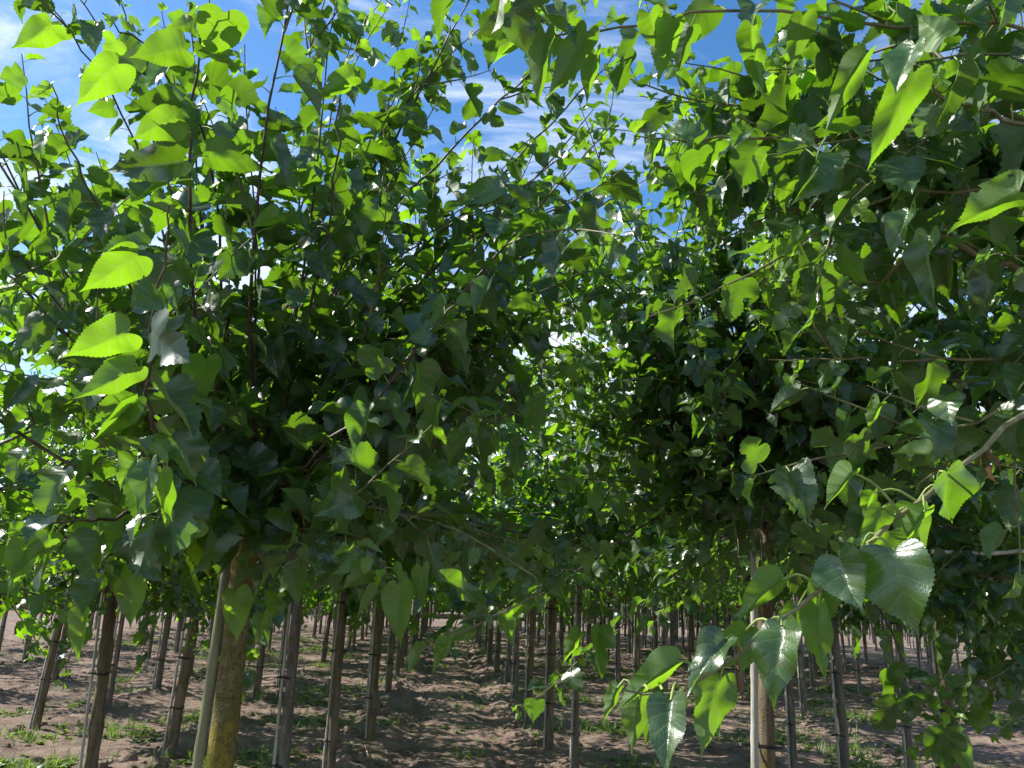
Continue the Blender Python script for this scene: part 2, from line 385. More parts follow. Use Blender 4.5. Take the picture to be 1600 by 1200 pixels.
# ------------------------------------------------------------------ parts shared by trees
ORD = 'nearest second third fourth fifth sixth seventh eighth ninth tenth eleventh twelfth thirteenth fourteenth fifteenth sixteenth seventeenth eighteenth nineteenth twentieth'.split()
def trunk_mesh(name, base, top, r0, r1, mat, seed=0, sides=14, knots=3, n=26):
    r = np.random.default_rng(seed); b = Buf()
    s = np.linspace(0, 1, n); P = np.array(base)[None]*(1-s[:, None])+np.array(top)[None]*s[:, None]
    P[:, 0] += .008*np.sin(s*5+seed); P[:, 1] += .008*np.cos(s*4+seed)
    R = r0*(1-s)+r1*s; R = R*(1+.06*np.sin(s*23+seed)+.25*np.exp(-s*22))
    for k in range(knots):
        c = r.uniform(.1, .9); R = R*(1+.10*np.exp(-((s-c)/.012)**2))
    tube(b, P, R, sides)
    return b.mesh(name, [mat], tint=False)
def cane_mesh(name, base, top, rd, mat, sides=8, n=60):
    b = Buf(); s = np.linspace(0, 1, n); P = np.array(base)[None]*(1-s[:, None])+np.array(top)[None]*s[:, None]
    R = np.full(n, rd)*(1-.25*s); R[::7] *= 1.16
    tube(b, P, R, sides); return b.mesh(name, [mat], tint=False)
def tie_mesh(name, c, axis, rx, ry, th=.0035):
    b = Buf(); a = np.linspace(0, 2*math.pi, 21)
    for dz in (0, .008):
        P = np.stack([c[0]+rx*np.cos(a), c[1]+ry*np.sin(a), np.full(21, c[2]+dz)+.006*np.sin(a*2)], 1)
        tube(b, P, th, 5, caps=False)
    tube(b, [(c[0]-rx, c[1]-ry*.2, c[2]), (c[0]-rx-.012, c[1]-ry*.6, c[2]+.010)], [th*1.6, th], 5)
    return b.mesh(name, [TIE], tint=False)

def near_tree(name, label, base, head, r0, r1, bark, shoots, lod, seed, size, fill, cane=None, cane_mat=None, group=None, ties=(), fill_len=(.9, 1.9), pet=True, spacing=.05, extra=None, minleafdist=1.0, spread=1.0, avoid=None, cane_r=.012, shoot_mat=None):
    """a tree whose trunk, limbs, leaves, stake are parts; shoots are measured polylines"""
    r = np.random.default_rng(seed); base = np.array(base, float); head = np.array(head, float)
    root = bpy.data.objects.new(name, None); COL.objects.link(root); root.location = base
    tag(root, label, 'tree', group)
    link('trunk', trunk_mesh('trunk', (0, 0, -.1), head-base, r0, r1, bark, seed), root)
    b = Buf(); LV = Leaves(); PT = Buf()
    def wood(P, ra, rb, nm='branch'):
        bb = Buf(); tube(bb, P-base, np.linspace(ra, rb, len(P)), 7); link(nm, bb.mesh(nm, [shoot_mat or (TWIG if ra > .0045 else SHOOT)], tint=False), root)
    def kink(P): Q = P.copy(); Q[1:-1] += r.normal(0, .0045, (len(P)-2, 3)); return Q
    k = 0
    for sh in shoots:
        P = kink(spline(sh['p'], 22)); wood(P, sh.get('r', .0055), .0014)
        shoot_leaves(P, sh.get('size', size), sh.get('sp', spacing), LV, r, PT if pet else None, sh.get('droop', .55), sh.get('start', .12))
        for q in range(sh.get('sub', 0)):
            i = r.integers(4, 19); T = nrm(P[i+1]-P[i]); d = nrm(T+r.normal(0, .6, 3)); Q = grow(P[i], d, r.uniform(.2, .5), r, 7, .02)
            wood(Q, .0035, .0012, 'twig'); shoot_leaves(Q, size*.9, spacing, LV, r, PT if pet else None)
    for q in range(fill):
        az = r.uniform(0, 6.28); el = r.choice([r.uniform(-.1, .5), r.uniform(.3, 1.3)], p=[.4, .6])
        d = np.array([math.cos(az)*math.cos(el), math.sin(az)*math.cos(el), math.sin(el)])
        p0 = head+np.array([0, 0, r.uniform(-.12, .1)])+d*.02
        ln = r.uniform(*fill_len)*(1 if el > .3 else .75)
        P = grow(p0, d, ln, r, 11, .05 if el > .2 else -.03, .06)
        # keep a clear space round the photographer
        dm = np.linalg.norm(P-EYE, axis=1).min()
        if dm < minleafdist: continue
        if avoid is not None and avoid(P): continue
        wood(P, r.uniform(.005, .008), .0014)
        shoot_leaves(P, size, spacing, LV, r, PT if pet else None, start=.24)
        for z in range(2):
            i = r.integers(2, 9); dd = nrm(nrm(P[i+1]-P[i])+r.normal(0, .6, 3)); Q = grow(P[i], dd, r.uniform(.2, .55), r, 7, .02)
            if np.linalg.norm(Q-EYE, axis=1).min() < minleafdist or (avoid is not None and avoid(Q)): continue
            wood(Q, .004, .0012, 'twig'); shoot_leaves(Q, size*.9, spacing, LV, r, PT if pet else None)
    HL = Leaves()
    if extra: extra(HL, PT, wood)
    HL.p = [p-base for p in HL.p]; HL.write(b, 'h', r)
    LV.p = [p-base for p in LV.p]
    LV.write(b, lod, r)
    if PT.n:
        for a in PT.v: a -= base
        for kk in PT.f:
            for fa, u in zip(PT.f[kk], PT.uv[kk]): pass
        off = b.n
        b.v += PT.v; b.t += PT.t; b.n += PT.n
        for kk in PT.f:
            b.f.setdefault(kk, []).extend([f+off for f in PT.f[kk]]); b.uv.setdefault(kk, []).extend(PT.uv[kk]); b.mi.setdefault(kk, []).extend(PT.mi[kk])
    link('crown', b.mesh('crown', [LEAF, PETIOLE]), root)
    if cane is not None:
        c0, c1 = [np.array(c, float)-base for c in cane]
        st = link('stake', cane_mesh('stake', c0, c1, cane_r, cane_mat or CANE), root)
        for z in ties:
            f = z/head[2]; c = (head-base)*f; cc = c0+(c1-c0)*(z/c1[2]); mid = (c+cc)/2; hw = np.linalg.norm((c-cc)[:2])/2+r0*.95
            link('tie', tie_mesh('tie', (mid[0], mid[1], z), None, hw, r0*1.12), st)
    return root
def S(pts, **k):
    d = dict(p=[at(*q) for q in pts]); d.update(k); return d

# measured big leaves: base px, tip px, distance, width factor, kind g (upper side to the light) / t (seen from below)
def hero(LV, lst, PT=None, stem=None):
    for bx, by, tx, ty, dist, wpx, kind in lst:
        p = at(bx, by, dist); q = at(tx, ty, dist*(.97 if kind == 'g' else 1.03)); d = q-p; l = np.linalg.norm(d)
        tocam = nrm(EYE-p); r = rng
        if kind == 'g': n = tocam+np.array([-.55, .1, .75])
        elif kind in 'sl': n = tocam*1.0+np.array([.5, 0, .5])
        else: n = -tocam+np.array([-.25, .2, .45])
        w_ = (wpx*dist/F)/(l*.87)
        LV.add(p, d, n+r.normal(0, .1, 3), l*1.02, max(w_*.92, .45), .5 if kind == 't' else .05, int(r.choice([4, 6, 12, 14, 20]) if kind == 'l' else r.choice([0, 1, 3, 5, 8, 9, 11, 13, 16, 17, 19])))  # leaves seen from below get the young-leaf tint, painting in backlit lime glow

# ------------------------------------------------------------------ tree A: the big one left of the track
bA = atY(338, 1200, 2.5); hA = atY(393, 800, 2.55)
g = (bA-hA)/(bA[2]-hA[2]); baseA = hA+g*(0-hA[2]); headA = hA
cA0 = atY(308, 1200, 2.42); cA1 = atY(354, 885, 2.45); gg = (cA1-cA0)/(cA1[2]-cA0[2]); caneA = (cA0+gg*(-cA0[2]), cA0+gg*(1.95-cA0[2]))
D0 = float(np.linalg.norm(hA-EYE))
SA = [
 S([(395, 800, 2.6), (345, 700, 2.3), (310, 560, 2.1), (300, 400, 1.95), (303, 200, 1.85), (315, 60, 1.8), (325, -20, 1.8)], size=.145, sp=.06, r=.006),
 S([(390, 800, 2.55), (300, 760, 2.1), (245, 690, 1.9), (228, 600, 1.8), (238, 480, 1.75), (262, 370, 1.72), (262, 280, 1.7)], size=.14, sp=.06, r=.0065),
 S([(395, 800, 2.6), (380, 760, 2.4), (345, 660, 2.25), (330, 560, 2.2), (318, 500, 2.2)], size=.14, r=.008, sp=.06),
 S([(400, 790, 2.7), (430, 600, 2.8), (460, 400, 2.85), (468, 250, 2.8), (480, 120, 2.75), (492, -30, 2.7)], size=.10, sub=5),
 S([(400, 780, 2.7), (470, 640, 2.8), (560, 540, 2.8), (700, 400, 2.8), (790, 320, 2.8), (870, 250, 2.9), (930, 190, 3.0)], size=.10, sub=3, r=.009),
 S([(410, 770, 2.7), (480, 600, 2.7), (540, 480, 2.7), (640, 390, 2.7), (730, 320, 2.8), (830, 215, 2.9)], size=.10, sub=3),
 S([(405, 760, 2.7), (440, 560, 2.7), (500, 360, 2.7), (570, 245, 2.7), (660, 130, 2.75), (745, 45, 2.8), (800, -20, 2.8)], size=.10, sub=3),
 S([(400, 760, 2.75), (450, 500, 2.9), (500, 250, 3.0), (540, 95, 3.0), (600, -10, 3.0)], size=.11, sub=3),
 S([(400, 800, 2.6), (400, 600, 2.4), (405, 420, 2.4), (392, 330, 2.4), (365, 220, 2.4), (350, 160, 2.4), (345, 40, 2.4)], size=.13),
 S([(385, 790, 2.6), (330, 640, 2.7), (270, 420, 2.8), (200, 200, 2.9), (130, 80, 2.9), (75, 0, 2.9), (50, -50, 2.9)], size=.095, start=.1, sub=4, r=.005, sp=.045),
 S([(390, 780, 2.6), (330, 560, 2.8), (270, 330, 2.9), (225, 150, 2.9), (187, 0, 2.9), (178, -50, 2.9)], size=.095, start=.12, sub=3, r=.005, sp=.045),
 S([(380, 800, 2.6), (270, 700, 2.6), (150, 570, 2.5), (60, 460, 2.4), (-10, 390, 2.3)], size=.12, sub=4, r=.009),
 S([(410, 820, 2.5), (480, 790, 2.1), (560, 840, 1.9), (600, 885, 1.8), (622, 915, 1.75)], size=.12, sp=.07),
 S([(410, 820, 2.5), (500, 760, 2.2), (600, 790, 2.0), (680, 850, 2.0), (720, 900, 2.0)], size=.12, sp=.07),
 S([(370, 830, 2.55), (250, 800, 2.2), (150, 810, 2.0), (60, 830, 1.9), (-30, 860, 1.9)], size=.13, sub=2),
 S([(370, 830, 2.55), (260, 840, 2.3), (170, 870, 2.1), (150, 900, 2.1)], size=.13, sp=.07),
 S([(410, 820, 2.5), (560, 790, 2.2), (720, 830, 1.95), (840, 915, 1.8), (790, 955, 1.76), (720, 985, 1.74), (650, 1020, 1.7)], size=.045, sp=.045, start=.5, r=.0035),
 S([(400, 840, 2.5), (420, 880, 2.35), (415, 950, 2.3), (395, 1010, 2.3)], size=.08, sp=.06),
 S([(390, 820, 2.5), (480, 740, 2.2), (560, 670, 2.05), (640, 560, 1.9), (700, 490, 1.85), (745, 430, 1.85)], size=.13, sp=.06, r=.006),
 S([(400, 820, 2.5), (520, 740, 2.3), (640, 690, 2.15), (740, 670, 2.1), (850, 620, 2.1)], size=.14, sp=.08),
 S([(395, 810, 2.5), (500, 700, 2.1), (600, 650, 2.0), (680, 690, 2.0), (740, 760, 2.0)], size=.135, sp=.08),
 S([(395, 810, 2.5), (330, 790, 2.2), (260, 740, 1.95), (215, 700, 1.8)], size=.14, sp=.08),
 S([(400, 830, 2.5), (480, 830, 2.3), (540, 870, 2.2), (560, 930, 2.2)], size=.10, sp=.06),
 S([(395, 800, 2.6), (300, 620, 2.4), (200, 440, 2.2), (120, 260, 2.1), (80, 130, 2.1)], size=.12, sp=.06, start=.3),
 S([(395, 780, 2.6), (350, 500, 2.5), (330, 250, 2.3), (240, 100, 2.1), (160, 20, 2.0)], size=.13, sp=.065, start=.3),
 S([(400, 780, 2.6), (480, 500, 2.4), (520, 300, 2.3), (530, 150, 2.3), (560, 60, 2.3)], size=.10, sp=.08, start=.2),
]
for pts in ([(400,760,2.75),(520,420,2.8),(620,220,2.8),(700,60,2.8),(760,-60,2.8)], [(400,760,2.75),(560,400,2.9),(720,220,3.0),(840,100,3.0),(900,20,3.0)],
            [(400,760,2.75),(580,470,2.8),(760,300,2.9),(900,150,3.0),(990,60,3.1)], [(400,760,2.75),(500,420,3.1),(600,180,3.1),(640,0,3.1)],
            [(400,780,2.7),(600,560,2.7),(800,420,2.8),(930,330,2.9),(1010,280,2.9)], [(400,780,2.7),(560,640,2.5),(720,560,2.5),(850,500,2.5)]):
    SA.append(S(pts, size=.10, sub=4, r=.007))
for ex, ey in ((870, 480), (850, 570), (830, 410), (800, 500), (890, 420), (780, 610)):
    SA.append(S([(400, 780, 2.7), ((400+ex)//2, (780+ey)//2-50, 2.8), (ex, ey, 3.0)], size=.095, sub=4, r=.006, start=.4, sp=.04))
def heroA(LV, PT, wood):
    hero(LV, [(735, 985, 690, 1000, 1.75, 22, 't'), (700, 1000, 672, 1045, 1.7, 30, 't'), (655, 1010, 640, 1050, 1.7, 16, 't'), (760, 960, 715, 975, 1.75, 28, 's'), (790, 960, 800, 1005, 1.8, 30, 't'), (830, 935, 790, 970, 1.8, 28, 's'), (590, 925, 560, 960, 1.8, 26, 't'),
     (350, 20, 335, 95, 1.75, 70, 't'), (185, 100, 120, 155, 1.8, 55, 't'), (215, 400, 130, 455, 1.7, 60, 't'), (200, 520, 110, 560, 1.65, 70, 't'),
     (210, 575, 130, 625, 1.65, 60, 't'), (285, 75, 215, 95, 1.75, 60, 't'), (275, 185, 210, 210, 1.75, 55, 't'), (80, 40, 35, 80, 2.3, 50, 't'),
     (285, 250, 160, 275, 1.8, 60, 's'), (345, 150, 385, 190, 1.7, 45, 's'), (240, 120, 165, 95, 2.1, 45, 's'), (215, 620, 155, 690, 1.7, 40, 's'),
     (235, 725, 215, 800, 1.6, 45, 'g'), (250, 740, 270, 815, 1.6, 40, 's'), (320, 560, 290, 650, 1.9, 65, 's'), (655, 570, 655, 650, 1.75, 65, 's'),
     (765, 440, 735, 485, 1.8, 40, 'g'), (575, 640, 560, 710, 1.8, 45, 'g'), (270, 445, 282, 490, 1.7, 30, 'g'), (300, 510, 325, 545, 1.8, 25, 'g'),
     (715, 670, 715, 745, 1.9, 55, 's'), (830, 620, 830, 690, 1.95, 50, 's'), (800, 690, 810, 730, 2.0, 50, 's'), (625, 920, 615, 1010, 1.7, 62, 't'),
     (660, 890, 655, 950, 1.7, 35, 't'), (690, 905, 770, 945, 1.75, 40, 's'), (575, 890, 540, 915, 1.8, 45, 't'), (515, 880, 480, 945, 1.9, 35, 's'),
     (368, 925, 368, 995, 2.2, 45, 't'), (150, 910, 140, 955, 1.9, 50, 'g'), (130, 960, 122, 1030, 1.9, 28, 't'), (200, 910, 215, 970, 1.95, 50, 't'),
     (40, 850, 5, 925, 1.8, 45, 't'), (75, 845, 20, 900, 1.8, 40, 't'), (430, 870, 425, 895, 2.1, 30, 't'), (410, 960, 400, 1000, 2.2, 26, 't'),
     (300, 840, 280, 800, 1.9, 50, 't'), (790, 290, 700, 320, 2.4, 45, 's'), (830, 470, 790, 485, 2.0, 40, 't'), (900, 330, 880, 390, 2.6, 40, 's'),
     (550, 120, 500, 150, 2.1, 40, 't'), (435, 335, 400, 355, 2.0, 35, 't')])
near_tree('mulberry_tree', 'closest mulberry with thick lichen-yellow trunk and full crown, left of the dirt track', baseA, headA, .041, .036, BARK_A, SA, 0, 5,
          .115, 52, caneA, CANE_A, ties=(1.0, 1.75), extra=heroA, minleafdist=1.5, cane_r=.0165,
          avoid=lambda P: (P[:, 0] > .7).any() or ((P[:, 2]-1.6)/np.maximum(P[:, 1], .1) < -.01).any())

# ------------------------------------------------------------------ tree B: right of the track
hB = atY(1196, 800, 3.6); bB = atY(1199, 1200, 3.6); g = (bB-hB)/(bB[2]-hB[2]); baseB = hB+g*(-hB[2])
c0 = atY(1179, 1200, 3.5); c1 = atY(1178, 850, 3.5); gg = (c1-c0)/(c1[2]-c0[2]); caneB = (c0-gg*c0[2], c0+gg*(2.2-c0[2]))
SB = [
 S([(1196, 800, 3.9), (1215, 620, 3.9), (1180, 480, 3.8), (1120, 370, 3.7), (1080, 290, 3.7), (1030, 190, 3.7)], sub=3),
 S([(1196, 800, 3.9), (1100, 640, 3.8), (1010, 500, 3.8), (930, 400, 3.8), (870, 330, 3.8)], sub=4),
 S([(1196, 800, 3.9), (1120, 690, 3.6), (1010, 590, 3.4), (900, 560, 3.3), (820, 540, 3.2)], sub=4),
 S([(1196, 820, 3.9), (1080, 790, 3.6), (960, 850, 3.3), (860, 920, 3.2), (770, 960, 3.1), (690, 1000, 3.1), (650, 1020, 3.1)], size=.085, sp=.06),
 S([(1196, 820, 3.9), (1130, 840, 3.7), (1050, 900, 3.5), (960, 990, 3.4), (900, 1030, 3.4)], size=.10, sub=2, sp=.06),
 S([(1196, 800, 3.9), (1240, 600, 4.0), (1230, 400, 4.0), (1200, 200, 4.0), (1190, 60, 4.0)], sub=4),
 S([(1196, 810, 3.9), (1300, 830, 3.6), (1420, 900, 3.4), (1520, 970, 3.3), (1620, 1030, 3.3)], size=.10, sub=2),
 S([(1196, 810, 3.9), (1300, 880, 3.5), (1380, 960, 3.3), (1420, 1060, 3.2), (1500, 1130, 3.1)], size=.10, sp=.07, start=.45),
 S([(1196, 800, 3.9), (1290, 760, 3.7), (1400, 790, 3.6), (1540, 850, 3.5)], sub=3),
 S([(1196, 800, 3.9), (1230, 700, 3.5), (1240, 780, 3.2), (1235, 860, 3.1), (1225, 920, 3.1)], size=.09, sp=.05),
 S([(1196, 790, 3.9), (1130, 600, 3.6), (1020, 420, 3.4), (950, 280, 3.3), (900, 150, 3.3)], sub=4),
 S([(1196, 790, 3.9), (1080, 560, 3.5), (940, 430, 3.3), (820, 380, 3.2), (720, 350, 3.2)], sub=4),
 S([(1196, 790, 3.9), (1160, 500, 3.8), (1110, 250, 3.8), (1040, 80, 3.8), (1000, -20, 3.8)], sub=4),
 S([(1196, 790, 3.9), (1060, 680, 3.6), (920, 650, 3.4), (800, 620, 3.3)], sub=4),
 S([(1196, 790, 3.9), (1018, 600, 3.7), (840, 470, 3.5)], sub=4, size=.09, sp=.035),
 S([(1196, 790, 3.9), (1048, 635, 3.7), (900, 540, 3.5)], sub=4, size=.09, sp=.035),
 S([(1196, 790, 3.9), (1013, 665, 3.7), (830, 600, 3.5)], sub=4, size=.09, sp=.035),
 S([(1196, 790, 3.9), (1078, 615, 3.7), (960, 500, 3.5)], sub=4, size=.09, sp=.035),
 S([(1196, 790, 3.9), (1038, 695, 3.7), (880, 660, 3.5)], sub=4, size=.09, sp=.035),
 S([(1196, 790, 3.9), (1068, 555, 3.7), (940, 380, 3.5)], sub=4, size=.09, sp=.035),
 S([(1196, 790, 3.9), (1098, 530, 3.7), (1000, 330, 3.5)], sub=4, size=.09, sp=.035),
 S([(1196, 790, 3.9), (1028, 565, 3.7), (860, 400, 3.5)], sub=4, size=.09, sp=.035),
 S([(1196, 790, 3.9), (993, 625, 3.7), (790, 520, 3.5)], sub=4, size=.09, sp=.035),
 S([(1196, 790, 3.9), (988, 715, 3.7), (780, 700, 3.5)], sub=4, size=.09, sp=.035),
 S([(1196, 790, 3.9), (1128, 435, 3.7), (1060, 140, 3.5)], sub=4, size=.09, sp=.035),
 S([(1196, 790, 3.9), (1058, 475, 3.7), (920, 220, 3.5)], sub=4, size=.09, sp=.035),

 S([(1196, 800, 3.9), (1130, 720, 3.5), (1030, 700, 3.3), (930, 740, 3.2)], sub=2),
]
for pts in ([(1196,790,3.9),(1215,740,3.6),(1230,800,3.25),(1215,900,3.15)], [(1196,790,3.9),(1170,750,3.5),(1150,830,3.2),(1165,920,3.15)], [(1196,790,3.9),(1200,730,3.5),(1190,820,3.2),(1195,930,3.15)],
            [(1196,790,3.9),(1250,740,3.5),(1275,830,3.3),(1260,900,3.2)], [(1196,790,3.9),(1140,760,3.5),(1110,840,3.3),(1125,900,3.25)]):
    SB.append(S(pts, size=.09, sp=.035, r=.004, start=.2))
def heroB(LV, PT, wood):
    hero(LV, [(1385, 1045, 1385, 1110, 3.1, 50, 'l'), (1430, 1085, 1425, 1145, 3.1, 55, 'l'), (1460, 1000, 1470, 1060, 3.1, 45, 'l'), (1470, 1140, 1460, 1200, 3.0, 60, 'l'),
     (1510, 1050, 1515, 1090, 3.1, 35, 'l'), (1400, 1090, 1370, 1150, 3.1, 55, 'l'), (1480, 1150, 1520, 1200, 3.0, 45, 't'), (935, 980, 930, 1060, 3.0, 45, 'l'), (905, 990, 880, 1030, 3.0, 28, 't'),
     (1440, 980, 1475, 1010, 3.1, 35, 'l'), (1330, 990, 1345, 1030, 3.1, 35, 'l'), (1245, 870, 1225, 930, 2.9, 45, 'l'), (1270, 830, 1240, 870, 2.9, 55, 'l')])
near_tree('mulberry_tree', 'mulberry with orange-brown lichen-spotted trunk and pale round stake, right of the track', baseB, hB, .036, .033, BARK, SB, 1, 8,
          .105, 100, caneB, CANE, ties=(1.0, 1.7), extra=heroB, minleafdist=2.3, spacing=.042, cane_r=.019, fill_len=(.9, 1.9),
          avoid=lambda P: ((P[:, 2]-1.6)/np.maximum(P[:, 1], .1) < -.10).any())

# ------------------------------------------------------------------ tree C: reaches in from the right edge
baseC = np.array([2.15, 1.55, 0.]); headC = np.array([2.1, 1.6, 2.0])
SC = [
 S([(1900, 520, 2.3), (1700, 590, 1.8), (1600, 650, 1.55), (1530, 715, 1.42), (1420, 795, 1.3), (1330, 870, 1.22), (1250, 945, 1.17), (1170, 1008, 1.14), (1090, 1062, 1.12), (1040, 1078, 1.12), (975, 1078, 1.12)], size=.03, sp=.2, r=.0055),
 S([(1900, 300, 2.6), (1700, 130, 2.3), (1600, 85, 2.2), (1400, 95, 2.0), (1200, 110, 1.9)], size=.12, sub=4),
 S([(1900, 300, 2.6), (1650, 60, 2.0), (1400, 40, 1.9), (1140, 12, 1.8), (1000, 42, 1.75), (900, 55, 1.7), (840, 30, 1.7), (825, 5, 1.7)], size=.10, sp=.05, sub=6, r=.0045),
 S([(1900, 350, 2.6), (1700, 250, 2.3), (1550, 170, 2.1), (1450, 190, 2.0), (1300, 215, 1.95), (1100, 220, 1.9), (990, 212, 1.9)], size=.12, sub=4, r=.010),
 S([(1900, 400, 2.6), (1700, 330, 2.2), (1550, 300, 2.0), (1400, 300, 1.9), (1250, 380, 1.85), (1200, 420, 1.85)], size=.12, sub=3),
 S([(1900, 450, 2.6), (1750, 550, 2.2), (1600, 565, 2.1), (1400, 560, 2.0), (1200, 562, 2.0)], size=.10, sub=2, r=.007, sp=.07),
 S([(1900, 450, 2.6), (1700, 460, 2.2), (1580, 420, 2.1), (1450, 370, 2.0), (1380, 440, 2.0), (1250, 445, 2.0), (1160, 440, 2.0)], size=.12, sub=4, r=.012),
 S([(1900, 500, 2.5), (1700, 560, 2.1), (1560, 640, 1.9), (1440, 680, 1.85), (1350, 700, 1.8)], size=.10, sub=3),
 S([(1900, 300, 2.6), (1700, 60, 2.4), (1500, -20, 2.2), (1350, -60, 2.1)], size=.12, sub=3),
 S([(1900, 350, 2.6), (1750, 200, 2.2), (1600, 190, 1.9), (1500, 160, 1.7), (1430, 100, 1.5)], size=.12, r=.008),
 S([(1900, 420, 2.6), (1720, 380, 2.4), (1560, 380, 2.4), (1400, 420, 2.4)], size=.12, sub=5),
 S([(1900, 560, 2.5), (1720, 600, 2.2), (1580, 640, 2.1), (1480, 720, 2.1)], size=.12, sub=4),
 S([(1900, 420, 2.6), (1720, 300, 2.5), (1560, 250, 2.5), (1380, 260, 2.5)], size=.12, sub=5),
 S([(1900, 300, 2.6), (1740, 120, 2.6), (1560, 60, 2.6), (1350, 130, 2.6), (1180, 180, 2.6)], size=.12, sub=5),
]
for ex, ey, dd in ((1000, 150, 2.2), (1050, 300, 2.3), (975, 270, 2.4), (1110, 340, 2.2), (1030, 90, 2.0), (1150, 250, 2.1), (930, 200, 2.5)):
    SC.append(S([(1900, 350, 2.7), ((1900+ex)//2, (350+ey)//2-40, 2.4), (ex, ey, dd)], size=.10, sub=4, r=.005, start=.4, sp=.045))
def heroC(LV, PT, wood):
    H = [
     (1475, 737, 1490, 830, 1.25, 105, 's'), (1398, 860, 1420, 985, 1.15, 112, 'g'), (1310, 870, 1328, 955, 1.16, 85, 'g'), (1222, 905, 1152, 965, 1.18, 55, 't'),
     (1222, 978, 1208, 1100, 1.1, 75, 'g'), (1278, 950, 1278, 1058, 1.2, 52, 't'), (1165, 985, 1110, 1008, 1.2, 42, 't'), (1133, 1000, 1075, 1088, 1.08, 62, 'g'),
     (1125, 1062, 1085, 1170, 1.15, 60, 't'), (1060, 1035, 962, 1105, 1.12, 48, 't'), (1048, 1095, 1042, 1215, 1.05, 70, 'g'), (1000, 1092, 985, 1172, 1.16, 50, 't'),
     (965, 1075, 942, 1122, 1.12, 22, 't'), (1378, 795, 1350, 872, 1.25, 38, 't'), (1332, 738, 1290, 788, 1.25, 36, 't'), (1445, 800, 1400, 850, 1.28, 45, 't'), (1365, 770, 1345, 810, 1.3, 30, 't'),
     (1455, 370, 1437, 485, 1.5, 52, 'g'), (1592, 300, 1487, 352, 1.4, 65, 't'), (1352, 85, 1283, 195, 1.5, 34, 't'), (1428, 115, 1358, 262, 1.45, 46, 't'),
     (1430, 70, 1385, 138, 1.4, 62, 'g'), (1498, 105, 1468, 198, 1.5, 42, 's'), (1475, 58, 1430, 35, 1.5, 50, 't'), (828, 25, 774, 97, 1.6, 42, 't'), (852, 52, 842, 162, 1.6, 26, 't'),
     (917, 52, 864, 152, 1.55, 54, 't'), (975, 88, 975, 165, 1.65, 62, 's'), (930, 80, 915, 160, 1.65, 26, 't'), (1050, 30, 1030, 125, 1.7, 50, 't'), (1015, 20, 1030, 85, 1.7, 45, 't'),
     (1175, 40, 1182, 150, 1.7, 30, 't'), (1255, 25, 1235, 100, 1.7, 40, 't'), (1090, 235, 1085, 298, 1.8, 55, 's'), (1420, 330, 1380, 388, 1.5, 45, 'g'),
     (1375, 630, 1355, 670, 1.6, 26, 't'), (1340, 680, 1340, 750, 1.7, 58, 's'), (1280, 440, 1295, 500, 1.75, 45, 's'), (1455, 570, 1445, 640, 1.6, 50, 's'), (1480, 620, 1480, 655, 1.6, 50, 'g'),
     (1300, 580, 1330, 560, 1.7, 30, 's'), (1255, 365, 1225, 415, 1.7, 26, 't'), (1235, 280, 1215, 325, 1.8, 36, 't'), (1450, 710, 1400, 705, 1.5, 30, 't')]
    H[17:17] = [(1290, 905, 1262, 1000, 1.22, 60, 's'), (1190, 995, 1160, 1050, 1.2, 45, 't'), (1245, 950, 1235, 1020, 1.25, 48, 't'), (1100, 1055, 1130, 1150, 1.18, 50, 't'), (1020, 1080, 1012, 1165, 1.2, 55, 's'), (1385, 830, 1362, 905, 1.3, 60, 's'), (1430, 790, 1440, 870, 1.35, 60, 't'), (1345, 860, 1370, 930, 1.25, 50, 's')]
    hero(LV, H)
    stem = SC[0]['p']; P = spline(stem, 120)
    for h in H[:25]:
        p = at(h[0], h[1], h[4]); k = int(np.argmin(np.linalg.norm(P-p, axis=1))); k = max(k-3, 0)
        q = P[k]; mid = (p+q)/2+np.array([0, 0, .012])
        tube(PT, spline([q, mid, p], 6), np.linspace(.0022, .0016, 6), 6, mat=1, caps=False)
near_tree('mulberry_tree', 'mulberry beyond the right edge, its long shoots of large bright leaves reaching in', baseC, headC, .05, .045, BARK, SC, 0, 21,
          .12, 34, None, shoot_mat=SHOOT, extra=heroC, minleafdist=1.75, fill_len=(.6, 1.3), spacing=.05,
          avoid=lambda P: ((P[:, 2]-1.6)/np.maximum(P[:, 1], .1) < .05).any() or (P[:, 1] < .2).any())
# withered brown leaves caught on the shoots
def dead(px, py, dist, l, lab):
    b = Buf(); LV = Leaves(); p = at(px, py, dist)
    for q in range(4): LV.add(p+rng.normal(0, .012, 3), (rng.normal(0, .3), rng.normal(0, .3), -1), rng.normal(0, 1, 3), l*rng.uniform(.7, 1.1), .5)
    LV.p = [a-p for a in LV.p]; LV.write(b, 1, rng); tag(link('withered_leaf', b.mesh('withered_leaf', [DEAD]), None, p), lab, 'dead leaf')
dead(1545, 708, 1.44, .028, 'curled reddish brown withered leaf hanging from the long shoot near the right edge')
dead(462, 480, 2.7, .06, 'small brown withered leaf inside the big left crown above its trunk')

